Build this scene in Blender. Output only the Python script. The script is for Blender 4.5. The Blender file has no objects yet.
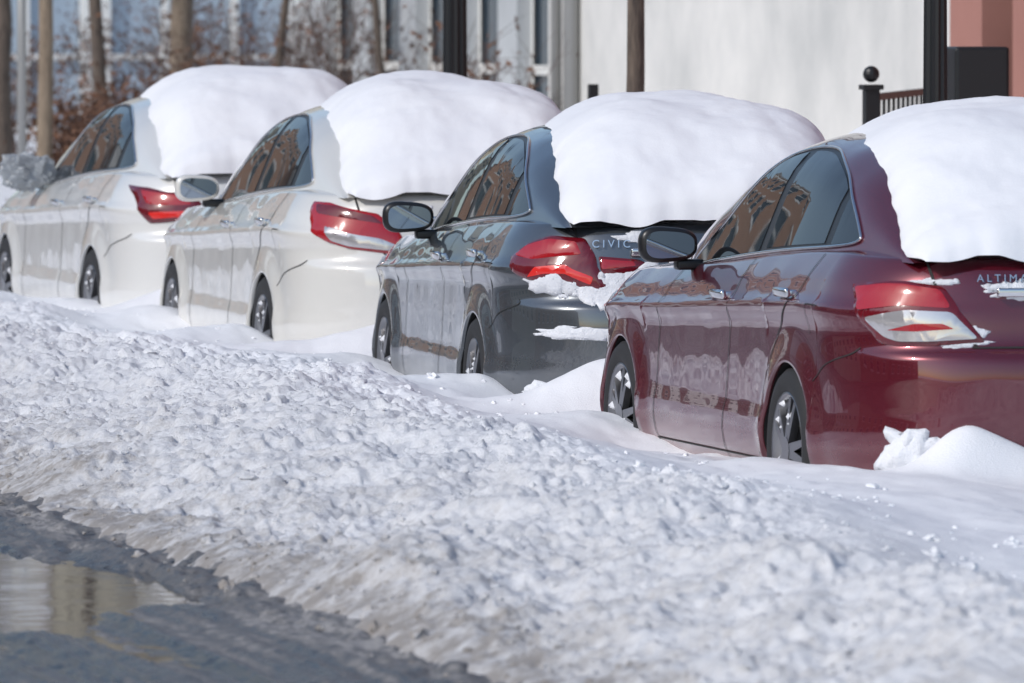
import bpy, bmesh, math, random
import numpy as np
from bisect import bisect_right
from mathutils import Vector, Matrix, noise as mnoise
random.seed(7); np.random.seed(7)
SC = bpy.context.scene
COL = SC.collection

# ---------------------------------------------------------------- helpers
def pchip(xs, ys):
    xs = np.array(xs, float); ys = np.array(ys, float)
    h = np.diff(xs); d = np.diff(ys)/h; m = np.zeros(len(xs))
    for i in range(1, len(xs)-1):
        if d[i-1]*d[i] > 0:
            w1 = 2*h[i]+h[i-1]; w2 = h[i]+2*h[i-1]
            m[i] = (w1+w2)/(w1/d[i-1]+w2/d[i])
    m[0] = d[0]; m[-1] = d[-1]
    X, Y_, H, M = xs.tolist(), ys.tolist(), h.tolist(), m.tolist(); n = len(X)
    def f(x):
        if not isinstance(x, np.ndarray) or x.ndim == 0:
            x = float(x); x = X[0] if x < X[0] else (X[-1] if x > X[-1] else x)
            i = bisect_right(X, x)-1
            if i > n-2: i = n-2
            hh = H[i]; t = (x-X[i])/hh; s = 1-t
            return (1+2*t)*s*s*Y_[i]+t*s*s*hh*M[i]+t*t*(3-2*t)*Y_[i+1]-t*t*s*hh*M[i+1]
        x = np.clip(x, xs[0], xs[-1])
        i = np.clip(np.searchsorted(xs, x)-1, 0, n-2)
        t = (x-xs[i])/h[i]
        return ((1+2*t)*(1-t)**2*ys[i] + t*(1-t)**2*h[i]*m[i] + t*t*(3-2*t)*ys[i+1] + t*t*(t-1)*h[i]*m[i+1])
    return f

def _h(ix, iy, seed):
    n = (ix.astype(np.int64)*374761393 + iy.astype(np.int64)*668265263 + seed*1274126177) & 0xffffffff
    n = ((n ^ (n >> 13))*1274126177) & 0xffffffff
    return ((n ^ (n >> 16)) & 0xffff)/65535.0
def vn(x, y, seed=0):
    x = np.asarray(x, float); y = np.asarray(y, float)
    ix = np.floor(x); iy = np.floor(y); fx = x-ix; fy = y-iy
    fx = fx*fx*fx*(fx*(fx*6-15)+10); fy = fy*fy*fy*(fy*(fy*6-15)+10)
    a = _h(ix, iy, seed); b = _h(ix+1, iy, seed); c = _h(ix, iy+1, seed); d = _h(ix+1, iy+1, seed)
    return (a*(1-fx)+b*fx)*(1-fy)+(c*(1-fx)+d*fx)*fy
def fbm(x, y, o=4, seed=0, g=.5):
    s = 0; a = .5; t = 0
    for k in range(o):
        r = .6*k+.3; xr = x*math.cos(r)-y*math.sin(r); yr = x*math.sin(r)+y*math.cos(r)
        s = s+a*vn(xr*2**k+k*17.3, yr*2**k-k*9.1, seed+k); t += a; a *= g
    return s/t
def sstep(a, b, x):
    t = np.clip((x-a)/(b-a), 0, 1); return t*t*(3-2*t)

def mk(name, verts, faces, mats, parent=None, smooth=True, mi=None):
    me = bpy.data.meshes.new(name); me.from_pydata([tuple(v) for v in verts], [], faces)
    for m in (mats if isinstance(mats, (list, tuple)) else [mats]): me.materials.append(m)
    if smooth: me.polygons.foreach_set('use_smooth', [True]*len(me.polygons))
    if mi is not None: me.polygons.foreach_set('material_index', mi)
    me.update()
    ob = bpy.data.objects.new(name, me); COL.objects.link(ob)
    if parent: ob.parent = parent
    return ob
def bm_obj(name, bm, mats, parent=None, smooth=None):
    me = bpy.data.meshes.new(name); bm.to_mesh(me); bm.free()
    for m in (mats if isinstance(mats, (list, tuple)) else [mats]): me.materials.append(m)
    if smooth is not None: me.polygons.foreach_set('use_smooth', [smooth]*len(me.polygons))
    ob = bpy.data.objects.new(name, me); COL.objects.link(ob)
    if parent: ob.parent = parent
    return ob
def empty(name, loc=(0, 0, 0), rz=0):
    e = bpy.data.objects.new(name, None); COL.objects.link(e); e.location = loc; e.rotation_euler = (0, 0, rz)
    e.empty_display_size = .2
    return e
def add_box(bm, c, s, bev=0, rot=None, mi=0):
    r = bmesh.ops.create_cube(bm, size=1)
    M = Matrix.Translation(c) @ (rot if rot else Matrix.Identity(4)) @ Matrix.Diagonal((s[0], s[1], s[2], 1))
    bmesh.ops.transform(bm, matrix=M, verts=r['verts'])
    fs = set(f for v in r['verts'] for f in v.link_faces)
    for f in fs: f.material_index = mi
    if bev > 0:
        es = list(set(e for v in r['verts'] for e in v.link_edges))
        bmesh.ops.bevel(bm, geom=es, offset=bev, segments=3, affect='EDGES', profile=.5)
def box(name, c, s, mat, parent=None, bev=0, rot=None):
    bm = bmesh.new(); add_box(bm, c, s, bev, rot)
    return bm_obj(name, bm, mat, parent, False if bev == 0 else True)
def tube_data(path, rad, n=6, verts=None, faces=None, cap=True):
    if verts is None: verts = []; faces = []
    P = [Vector(p) for p in path]; N = len(P)
    R = rad if isinstance(rad, (list, tuple)) else [rad]*N
    up = None; base = len(verts)
    for i in range(N):
        t = (P[min(i+1, N-1)]-P[max(i-1, 0)])
        if t.length < 1e-9: t = Vector((0, 0, 1))
        t.normalize()
        if up is None: up = t.orthogonal().normalized()
        up = (up-t*up.dot(t)); up = up.normalized() if up.length > 1e-6 else t.orthogonal().normalized()
        b = t.cross(up)
        for k in range(n):
            a = 2*math.pi*k/n
            verts.append(P[i]+(up*math.cos(a)+b*math.sin(a))*R[i])
    for i in range(N-1):
        for k in range(n):
            a = base+i*n+k; b2 = base+i*n+(k+1) % n
            faces.append((a, b2, b2+n, a+n))
    if cap:
        faces.append(tuple(base+k for k in range(n))[::-1]); faces.append(tuple(base+(N-1)*n+k for k in range(n)))
    return verts, faces
def tube(name, path, rad, mat, parent=None, n=8):
    v, f = tube_data(path, rad, n); return mk(name, v, f, mat, parent)
def catmull(pts, k=6, closed=True):
    P = [np.array(p, float) for p in pts]; n = len(P); out = []
    rng = range(n) if closed else range(n-1)
    for i in rng:
        p0 = P[(i-1) % n] if closed or i > 0 else P[0]; p1 = P[i]; p2 = P[(i+1) % n]
        p3 = P[(i+2) % n] if closed or i+2 < n else P[-1]
        for j in range(k):
            t = j/k
            out.append(.5*((2*p1)+(-p0+p2)*t+(2*p0-5*p1+4*p2-p3)*t*t+(-p0+3*p1-3*p2+p3)*t**3))
    if not closed: out.append(P[-1])
    return out
def crisp(pts, r=.018):
    "polygon with small rounded corners"
    P = [Vector((p[0], p[1])) for p in pts]; n = len(P); out = []
    for i in range(n):
        p = P[i]; a = P[i-1]-p; b = P[(i+1) % n]-p; q = min(r, a.length*.4, b.length*.4)
        A = p+a.normalized()*q; B = p+b.normalized()*q
        for t in (0, .33, .67, 1): out.append(tuple((A*(1-t)+p*t)*(1-t)+(p*(1-t)+B*t)*t))
    return out
def lathe(profile, n=48, ax='x'):
    verts = []; faces = []
    m = len(profile)
    for k in range(n):
        a = 2*math.pi*k/n
        for (p, r) in profile:
            if ax == 'x': verts.append((p, r*math.cos(a), r*math.sin(a)))
            else: verts.append((r*math.cos(a), r*math.sin(a), p))
    for k in range(n):
        for j in range(m-1):
            a = k*m+j; b = ((k+1) % n)*m+j
            faces.append((a, a+1, b+1, b))
    return verts, faces

# ---------------------------------------------------------------- materials
class NT:
    def __init__(s, name):
        s.m = bpy.data.materials.new(name); s.m.use_nodes = True
        s.t = s.m.node_tree; s.n = s.t.nodes; s.b = s.n['Principled BSDF']
    def add(s, typ, **kw):
        nd = s.n.new(typ)
        for k, v in kw.items(): setattr(nd, k, v)
        return nd
    def l(s, a, b): s.t.links.new(a, b)
    def noise(s, scale, detail=4, vec=None, rough=.5):
        nd = s.add('ShaderNodeTexNoise'); nd.inputs['Scale'].default_value = scale; nd.inputs['Detail'].default_value = detail
        nd.inputs['Roughness'].default_value = rough
        if vec is not None: s.l(vec, nd.inputs['Vector'])
        return nd.outputs['Fac']
    def mr(s, v, a, b, c=0, d=1):
        nd = s.add('ShaderNodeMapRange'); nd.inputs[1].default_value = a; nd.inputs[2].default_value = b
        nd.inputs[3].default_value = c; nd.inputs[4].default_value = d; s.l(v, nd.inputs[0]); return nd.outputs[0]
    def math(s, op, a, b):
        nd = s.add('ShaderNodeMath', operation=op)
        for i, x in enumerate((a, b)):
            if isinstance(x, (int, float)): nd.inputs[i].default_value = x
            else: s.l(x, nd.inputs[i])
        return nd.outputs[0]
    def mix(s, f, a, b):
        nd = s.add('ShaderNodeMix', data_type='RGBA')
        if isinstance(f, (int, float)): nd.inputs[0].default_value = f
        else: s.l(f, nd.inputs[0])
        for i, x in ((6, a), (7, b)):
            if isinstance(x, tuple): nd.inputs[i].default_value = (*x, 1)
            else: s.l(x, nd.inputs[i])
        return nd.outputs[2]
    def bump(s, h, strength=.5, dist=.02, nrm=None):
        nd = s.add('ShaderNodeBump'); nd.inputs['Strength'].default_value = strength; nd.inputs['Distance'].default_value = dist
        s.l(h, nd.inputs['Height'])
        if nrm is not None: s.l(nrm, nd.inputs['Normal'])
        return nd.outputs[0]
    def pos(s): return s.add('ShaderNodeNewGeometry').outputs['Position']
    def obj(s): return s.add('ShaderNodeTexCoord').outputs['Object']
    def sep(s, v):
        nd = s.add('ShaderNodeSeparateXYZ'); s.l(v, nd.inputs[0]); return nd.outputs
def simple(name, col, rough=.5, metal=0, coat=0, spec=.5, var=0):
    k = NT(name); b = k.b
    b.inputs['Base Color'].default_value = (*col, 1); b.inputs['Roughness'].default_value = rough
    b.inputs['Metallic'].default_value = metal; b.inputs['Coat Weight'].default_value = coat
    b.inputs['Coat Roughness'].default_value = .03
    b.inputs['Specular IOR Level'].default_value = spec
    if var:
        f = k.noise(6, 5, k.obj())
        c = k.mix(k.mr(f, .3, .7), tuple(x*(1-var) for x in col), tuple(min(1, x*(1+var)) for x in col)); k.l(c, b.inputs['Base Color'])
    return k.m
def paint(name, col, metal=.2, dirt=.45, rough=.3):
    k = NT(name); b = k.b; o = k.obj(); z = k.sep(o)[2]
    n1 = k.noise(3.0, 6, o, .65); n2 = k.noise(45, 4, o, .7)
    low = k.mr(z, .05, .55, 1, 0)
    f = k.math('MULTIPLY', k.math('POWER', low, 1.8), k.mr(n1, .25, .75, .3, 1))
    f = k.math('MULTIPLY', f, k.mr(n2, .3, .65, .5, 1)); f = k.math('MULTIPLY', f, dirt)
    flake = k.noise(900, 1, o)
    base = k.mix(k.mr(flake, .35, .65), tuple(x*.9 for x in col), tuple(min(1, x*1.1) for x in col))
    k.l(k.mix(f, base, (.36, .34, .33)), b.inputs['Base Color'])
    k.l(k.mr(f, 0, .5, rough, .6), b.inputs['Roughness'])
    k.l(k.mr(f, 0, .4, metal, 0), b.inputs['Metallic'])
    k.l(k.mr(f, 0, .45, 1, .3), b.inputs['Coat Weight'])
    k.l(k.mr(k.noise(30, 3, o), .3, .8, .008, .03), b.inputs['Coat Roughness'])
    b.inputs['Coat IOR'].default_value = 1.75
    wv = k.bump(k.noise(2.2, 1, o), .75, .02); k.l(wv, b.inputs['Coat Normal'])
    return k.m
M_glass = simple('window_glass', (.012, .014, .016), .015, 0, 0, .8)
M_black = simple('black_trim', (.012, .012, .013), .35)
M_rub = simple('tyre_rubber', (.02, .02, .021), .75)
M_chrome = simple('chrome', (.75, .75, .76), .12, 1)
M_alloy = simple('alloy_wheel', (.30, .30, .31), .32, 1)
M_dark = simple('dark_underbody', (.01, .01, .01), .9)
M_red = simple('red_lens', (.36, .006, .012), .12, 0, 1)
M_redb = simple('red_lens_bright', (.7, .025, .02), .15, 0, 1)
M_redd = simple('red_lens_dark', (.13, .004, .01), .12, 0, 1)
M_clear = simple('clear_lens', (.62, .60, .60), .14, .6, 1)
M_mirror = simple('mirror_glass', (.36, .38, .42), .02, 1)
M_seam = simple('panel_gap', (.02, .02, .02), .8)
M_plate = simple('plate_white', (.7, .7, .72), .4)

def snow_mat(name, a, b, bump=.35, s2=38):
    k = NT(name); p = k.pos()
    n1 = k.noise(1.7, 5, p); n2 = k.noise(s2, 6, p, .65); n3 = k.noise(160, 3, p)
    k.l(k.mix(k.mr(n1, .35, .65), a, b), k.b.inputs['Base Color'])
    k.b.inputs['Roughness'].default_value = .62; k.b.inputs['Specular IOR Level'].default_value = .25
    n = k.bump(n2, bump, .02); n = k.bump(n3, bump*.8, .006, n); k.l(n, k.b.inputs['Normal'])
    return k.m
M_snow = snow_mat('fresh_snow', (.85, .855, .87), (.80, .81, .84), .14, 16)
M_crust = snow_mat('crusted_snow', (.82, .83, .86), (.74, .76, .80), .6)
def bank_mat():
    k = NT('ploughed_snow'); p = k.pos(); s = k.sep(p)
    x = s[0]
    n0 = k.noise(1.1, 4, p); n1 = k.noise(7, 6, p, .7); n2 = k.noise(34, 6, p, .72); n3 = k.noise(120, 4, p, .7)
    near = k.mr(x, 4.8, 6.8, 1, 0)
    d = k.math('MULTIPLY', near, k.mr(n1, .41, .69, .10, .85))
    d = k.math('ADD', d, k.math('MULTIPLY', k.mr(n0, .46, .68), k.math('MULTIPLY', near, .34)))
    d = k.math('MULTIPLY', d, k.mr(n2, .3, .7, .3, 1.35))
    speck = k.math('MULTIPLY', k.mr(n3, .57, .67, 0, .45), k.mr(n1, .48, .60)); speck = k.math('MULTIPLY', speck, k.mr(x, 5.2, 7.0, 1, 0))
    edge = k.math('MULTIPLY', k.mr(x, 4.75, 5.25, 1, 0), k.mr(n1, .3, .6, .3, .95))
    d = k.math('MINIMUM', k.math('ADD', k.math('ADD', d, edge), speck), 1.0)
    c = k.mix(d, (.85, .855, .875), (.36, .33, .305))
    k.l(c, k.b.inputs['Base Color']); k.b.inputs['Roughness'].default_value = .6
    k.b.inputs['Specular IOR Level'].default_value = .3
    amt = k.mr(x, 6.6, 7.3, 1, .2)
    nb = k.add('ShaderNodeBump'); nb.inputs['Distance'].default_value = .03; k.l(n2, nb.inputs['Height']); k.l(k.math('MULTIPLY', amt, .6), nb.inputs['Strength'])
    n = k.bump(n3, .4, .008, nb.outputs[0]); k.l(n, k.b.inputs['Normal'])
    return k.m
M_bank = bank_mat()
def road_mat():
    k = NT('wet_asphalt'); p = k.pos(); s = k.sep(p)
    cb = k.add('ShaderNodeCombineXYZ'); k.l(k.math('MULTIPLY', s[0], 7.0), cb.inputs[0]); k.l(k.math('MULTIPLY', s[1], .35), cb.inputs[1])
    st = k.noise(1.0, 6, cb.outputs[0], .6); n1 = k.noise(18, 7, p, .78); n2 = k.noise(120, 3, p)
    near = k.mr(s[0], 4.4, 4.85, 0, 1)
    d = k.math('ADD', k.mr(st, .46, .60, 0.04, .85), k.math('MULTIPLY', near, .6))
    d = k.math('MULTIPLY', d, k.mr(n1, .38, .60, .12, 1)); d = k.math('MINIMUM', d, 1.0)
    k.l(k.mix(d, (.034, .035, .039), (.34, .325, .315)), k.b.inputs['Base Color'])
    k.l(k.mr(d, 0, .5, .14, .7), k.b.inputs['Roughness'])
    n = k.bump(n1, .45, .03); n = k.bump(n2, .4, .006, n); k.l(n, k.b.inputs['Normal'])
    return k.m
M_road = road_mat()
k = NT('puddle_water'); k.b.inputs['Base Color'].default_value = (.03, .032, .035, 1)
k.l(k.mr(k.noise(5, 4, k.pos()), .4, .7, .03, .12), k.b.inputs['Roughness'])
k.l(k.bump(k.noise(9, 4, k.pos()), .08, .01), k.b.inputs['Normal']); M_water = k.m
def brick_mat(name, a, b, mortar):
    k = NT(name); s = k.sep(k.obj()); cb = k.add('ShaderNodeCombineXYZ')
    k.l(k.math('ADD', s[0], s[1]), cb.inputs[0]); k.l(s[2], cb.inputs[1])
    t = k.add('ShaderNodeTexBrick'); k.l(cb.outputs[0], t.inputs['Vector'])
    t.inputs['Color1'].default_value = (*a, 1); t.inputs['Color2'].default_value = (*b, 1); t.inputs['Mortar'].default_value = (*mortar, 1)
    t.inputs['Scale'].default_value = 1; t.inputs['Brick Width'].default_value = .22; t.inputs['Row Height'].default_value = .075
    t.inputs['Mortar Size'].default_value = .008
    k.l(t.outputs['Color'], k.b.inputs['Base Color']); k.b.inputs['Roughness'].default_value = .85
    return k.m
M_brick = brick_mat('orange_brick', (.44, .23, .14), (.36, .18, .11), (.4, .36, .3))
M_brick3 = brick_mat('dark_brick', (.25, .10, .07), (.2, .08, .06), (.3, .28, .25))
def stucco(name, c1, c2, sc=.6):
    k = NT(name); o = k.obj(); n = k.noise(sc, 6, o, .6); n2 = k.noise(30, 4, o)
    k.l(k.mix(k.mr(n, .3, .7), c1, c2), k.b.inputs['Base Color']); k.b.inputs['Roughness'].default_value = .9
    k.l(k.bump(n2, .2, .01), k.b.inputs['Normal']); return k.m
M_white = stucco('white_render', (.74, .72, .68), (.50, .50, .48), .7)
M_salmon = stucco('salmon_stone', (.40, .19, .15), (.33, .15, .12))
M_cream = stucco('cream_stone', (.66, .58, .43), (.56, .49, .37))
M_conc = stucco('grey_stone', (.35, .36, .36), (.28, .29, .29))
M_pale = stucco('pale_grey_stone', (.52, .54, .55), (.42, .44, .45))
M_trim = simple('white_window_trim', (.75, .74, .7), .6)
M_pane = simple('window_pane', (.05, .07, .09), .05, 0, 0, .8)
M_iron = simple('black_iron', (.012, .013, .014), .4)
M_galv = simple('galvanised_pole', (.33, .33, .32), .5, .4)
def bark(name, a, b):
    k = NT(name); o = k.obj(); s = k.sep(o); cb = k.add('ShaderNodeCombineXYZ')
    k.l(k.math('MULTIPLY', s[0], 30.0), cb.inputs[0]); k.l(k.math('MULTIPLY', s[1], 30.0), cb.inputs[1]); k.l(k.math('MULTIPLY', s[2], 6.0), cb.inputs[2])
    n = k.noise(1, 5, cb.outputs[0], .6); k.l(k.mix(k.mr(n, .3, .7), a, b), k.b.inputs['Base Color'])
    k.l(k.bump(n, .6, .02), k.b.inputs['Normal']); k.b.inputs['Roughness'].default_value = .9; return k.m
M_bark = bark('bark', (.06, .047, .04), (.17, .13, .10))
M_bark2 = bark('pale_bark', (.16, .12, .085), (.32, .25, .18))
M_twig = simple('twig', (.085, .055, .045), .8)
M_leaf = simple('dead_leaf', (.13, .06, .032), .8, var=.5)

# ---------------------------------------------------------------- camera, light
TH = math.radians(12.36); F = 8000.0; CH = 1.91; YH = 21.0
cam = bpy.data.cameras.new('camera'); camo = bpy.data.objects.new('camera', cam); COL.objects.link(camo); SC.camera = camo
camo.location = (0, 0, CH)
camo.rotation_euler = (math.radians(90)-math.atan((341.5-YH)/F), 0, -TH)
cam.sensor_width = 36; cam.lens = F/1024*36; cam.clip_end = 6000; cam.clip_start = .5
cam.dof.use_dof = True; cam.dof.focus_distance = 35.0; cam.dof.aperture_fstop = 6.3
def W(px, dep=None, X=None):
    "world XY for a compass bearing at a depth or on a line x=X"
    if X is not None:
        az = TH+math.atan((px-512)/F); return (X, X/math.tan(az))
    lat = (px-512)/F*dep
    return (dep*math.sin(TH)+lat*math.cos(TH), dep*math.cos(TH)-lat*math.sin(TH))
SUN = Vector((-.78, -.34, .64)).normalized()
sl = bpy.data.lights.new('sun', 'SUN'); so = bpy.data.objects.new('sun', sl); COL.objects.link(so)
sl.energy = 2.35; sl.angle = math.radians(3.0); sl.color = (1, .968, .935)
so.rotation_euler = SUN.to_track_quat('Z', 'Y').to_euler(); so.location = (-20, 0, 30)
w = bpy.data.worlds.new('World'); SC.world = w; w.use_nodes = True
sky = w.node_tree.nodes.new('ShaderNodeTexSky'); sky.sky_type = 'NISHITA'; sky.sun_disc = False
sky.sun_elevation = math.asin(SUN.z); sky.sun_rotation = math.atan2(SUN.x, SUN.y) % (2*math.pi)
bg = w.node_tree.nodes['Background']; bg.inputs[1].default_value = .145
w.node_tree.links.new(sky.outputs[0], bg.inputs[0])
SC.view_settings.view_transform = 'Standard'; SC.view_settings.look = 'None'; SC.view_settings.exposure = 0

# ---------------------------------------------------------------- ground
def grid_mesh(name, xs, ys, Z, mat):
    nx, ny = len(xs), len(ys); X, Y = np.meshgrid(xs, ys)
    co = np.stack([X, Y, Z], -1).reshape(-1, 3)
    i = np.arange((ny-1)*(nx-1)); r = i//(nx-1); c = i % (nx-1); a = r*nx+c
    f = np.stack([a, a+1, a+nx+1, a+nx], -1)
    me = bpy.data.meshes.new(name); me.vertices.add(len(co)); me.vertices.foreach_set('co', co.ravel())
    me.loops.add(f.size); me.loops.foreach_set('vertex_index', f.ravel())
    me.polygons.add(len(f)); me.polygons.foreach_set('loop_start', np.arange(len(f))*4); me.polygons.foreach_set('loop_total', np.full(len(f), 4))
    me.polygons.foreach_set('use_smooth', np.ones(len(f), bool)); me.materials.append(mat); me.update(); me.validate()
    ob = bpy.data.objects.new(name, me); COL.objects.link(ob); return ob
mk('ground', [(-3000, -3000, -.16), (3000, -3000, -.16), (3000, 4000, -.16), (-3000, 4000, -.16)], [(0, 1, 2, 3)], M_snow, smooth=False)

bankp = pchip([-.3, 0, .10, .45, .9, 1.3, 1.65, 1.95, 2.3, 2.7, 3.2, 5.0, 5.6, 6.5, 9], [-.06, -.01, .05, .13, .205, .265, .295, .290, .225, .168, .150, .150, .25, .28, .3])
def edge_x(Y): return 4.80+.18*(fbm(Y/1.6, Y*0+3, 3, 5)-.5)+.07*(vn(Y/.3, Y*0, 8)-.5)
ucp = pchip([15, 21, 27, 32, 38, 60], [1.4, 1.4, 1.85, 2.1, 2.25, 2.3])
PILES = [(7.68, 30.45, .07, .22, .35), (7.70, 33.5, .12, .25, .45), (7.68, 35.85, .12, .25, .4), (7.72, 38.9, .10, .25, .5), (7.75, 42.0, .1, .25, .5), (7.75, 45, .1, .25, .5), (7.75, 47.5, .1, .25, .5),
         (8.5, 34.75, .22, .8, .35), (8.6, 40.75, .26, .9, .35), (8.6, 46.2, .26, .9, .3), (8.0, 34.8, .14, .3, .4), (7.75, 31.9, -.03, .3, .7), (7.7, 37.4, -.02, .3, .6), (8.28, 29.62, .17, .17, .12), (8.5, 29.58, .09, .16, .1)]
def snow_z(X, Y):
    u = X-edge_x(Y); uc = ucp(Y)+.5*(fbm(Y/2.2, Y*0+7, 2, 77)-.5)
    z = bankp(u*(1+(1.95/uc-1)*sstep(0, 1.4, u)*(1-sstep(uc, uc+1.2, u))))
    rough = sstep(0, .35, u)*(1-sstep(uc-.15, uc+.35, u))
    z = z+rough*(fbm(X/.8, Y/1.5, 3, 11)-.5)*.20
    z = z+rough*(fbm(X/.19, Y/.34, 5, 21, .58)-.5)*.11
    z = z+rough*(np.abs(fbm(X/.06, Y/.10, 3, 31, .6)-.5)-.1)*-.055
    th = sstep(.68, .75, vn(X/.06+.5*vn(X/.03, Y/.03, 3), Y/.09, 41)); z = z+rough*th*.015
    soft = (1-rough)*sstep(.1, .5, u)
    z = z+soft*((fbm(X/.7, Y/1.5, 2, 51)-.5)*.13+(fbm(X/.2, Y/.35, 3, 61)-.5)*.032)
    for px_, py_, a, sx, sy in PILES: z = z+a*np.exp(-((X-px_)/sx)**2-((Y-py_)/sy)**2)
    return z
xs = np.concatenate([np.arange(4.45, 7.0, .010), np.arange(7.0, 8.0, .016), np.arange(8.0, 8.8, .025), np.arange(8.8, 10.5, .05), np.arange(10.5, 40, .8)])
ys = np.concatenate([np.arange(0, 20, .5), np.arange(20, 36, .022), np.arange(36, 48, .036), np.arange(48, 70, .08), np.arange(70, 160, .5)])
XX, YY = np.meshgrid(xs, ys)
grid_mesh('snow_bank', xs, ys, snow_z(XX, YY), M_bank)
xs = np.concatenate([np.arange(-9, 2.6, .4), np.arange(2.6, 5.3, .014)]); ys = np.concatenate([np.arange(-10, 20, .6), np.arange(20, 42, .03), np.arange(42, 170, .5)])
XX, YY = np.meshgrid(xs, ys)
def puddle_f(X, Y):
    return sstep(1.15, .7, np.sqrt(((X-3.8)/.94)**2+((Y-27.4)/2.6)**2)+(fbm(X/.22, Y/.9, 4, 71, .6)-.5)*.6)
rutn = fbm(XX/.14, YY/2.8, 3, 81)
slush = sstep(4.45, 4.85, XX)*(fbm(XX/.10, YY/.16, 4, 95, .6)-.25)*.07
ZR = .006+(rutn-.5)*.055+(fbm(XX/.05, YY/.08, 3, 91, .6)-.5)*.020+slush-puddle_f(XX, YY)*.056
grid_mesh('road', xs, ys, ZR, M_road)
grid_mesh('puddle', np.linspace(2.9, 4.8, 3), np.linspace(23, 33, 3), np.full((3, 3), -.014), M_water)
def clods():
    ico = bmesh.new(); bmesh.ops.create_icosphere(ico, subdivisions=2, radius=1)
    base = [v.co.copy() for v in ico.verts]; fc = [[v.index for v in f.verts] for f in ico.faces]; ico.free()
    V = []; Fc = []
    for i in range(3000):
        Y = 20+random.random()**1.2*30; u = random.choice([random.uniform(-.12, .5), random.uniform(.1, 2.1), random.uniform(.1, 2.9)])
        X = float(edge_x(np.array(Y)))+u
        r = random.uniform(.004, .012)*(1 if random.random() < .95 else 2.4)
        z = float(snow_z(np.array(X), np.array(Y))) if u > 0 else .02
        o = Vector((random.random()*90, random.random()*90, 0)); s = Vector((random.uniform(.8, 1.4), random.uniform(.8, 1.4), random.uniform(.55, .9)))
        n0 = len(V)
        for b in base:
            k = 1+.75*(mnoise.noise(b*1.6+o))
            V.append((X+b.x*s.x*r*k, Y+b.y*s.y*r*k, z+r*.1+b.z*s.z*r*k))
        Fc += [[n0+a for a in f] for f in fc]
    mk('snow_clods', V, Fc, M_bank, smooth=False)
clods()

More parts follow.
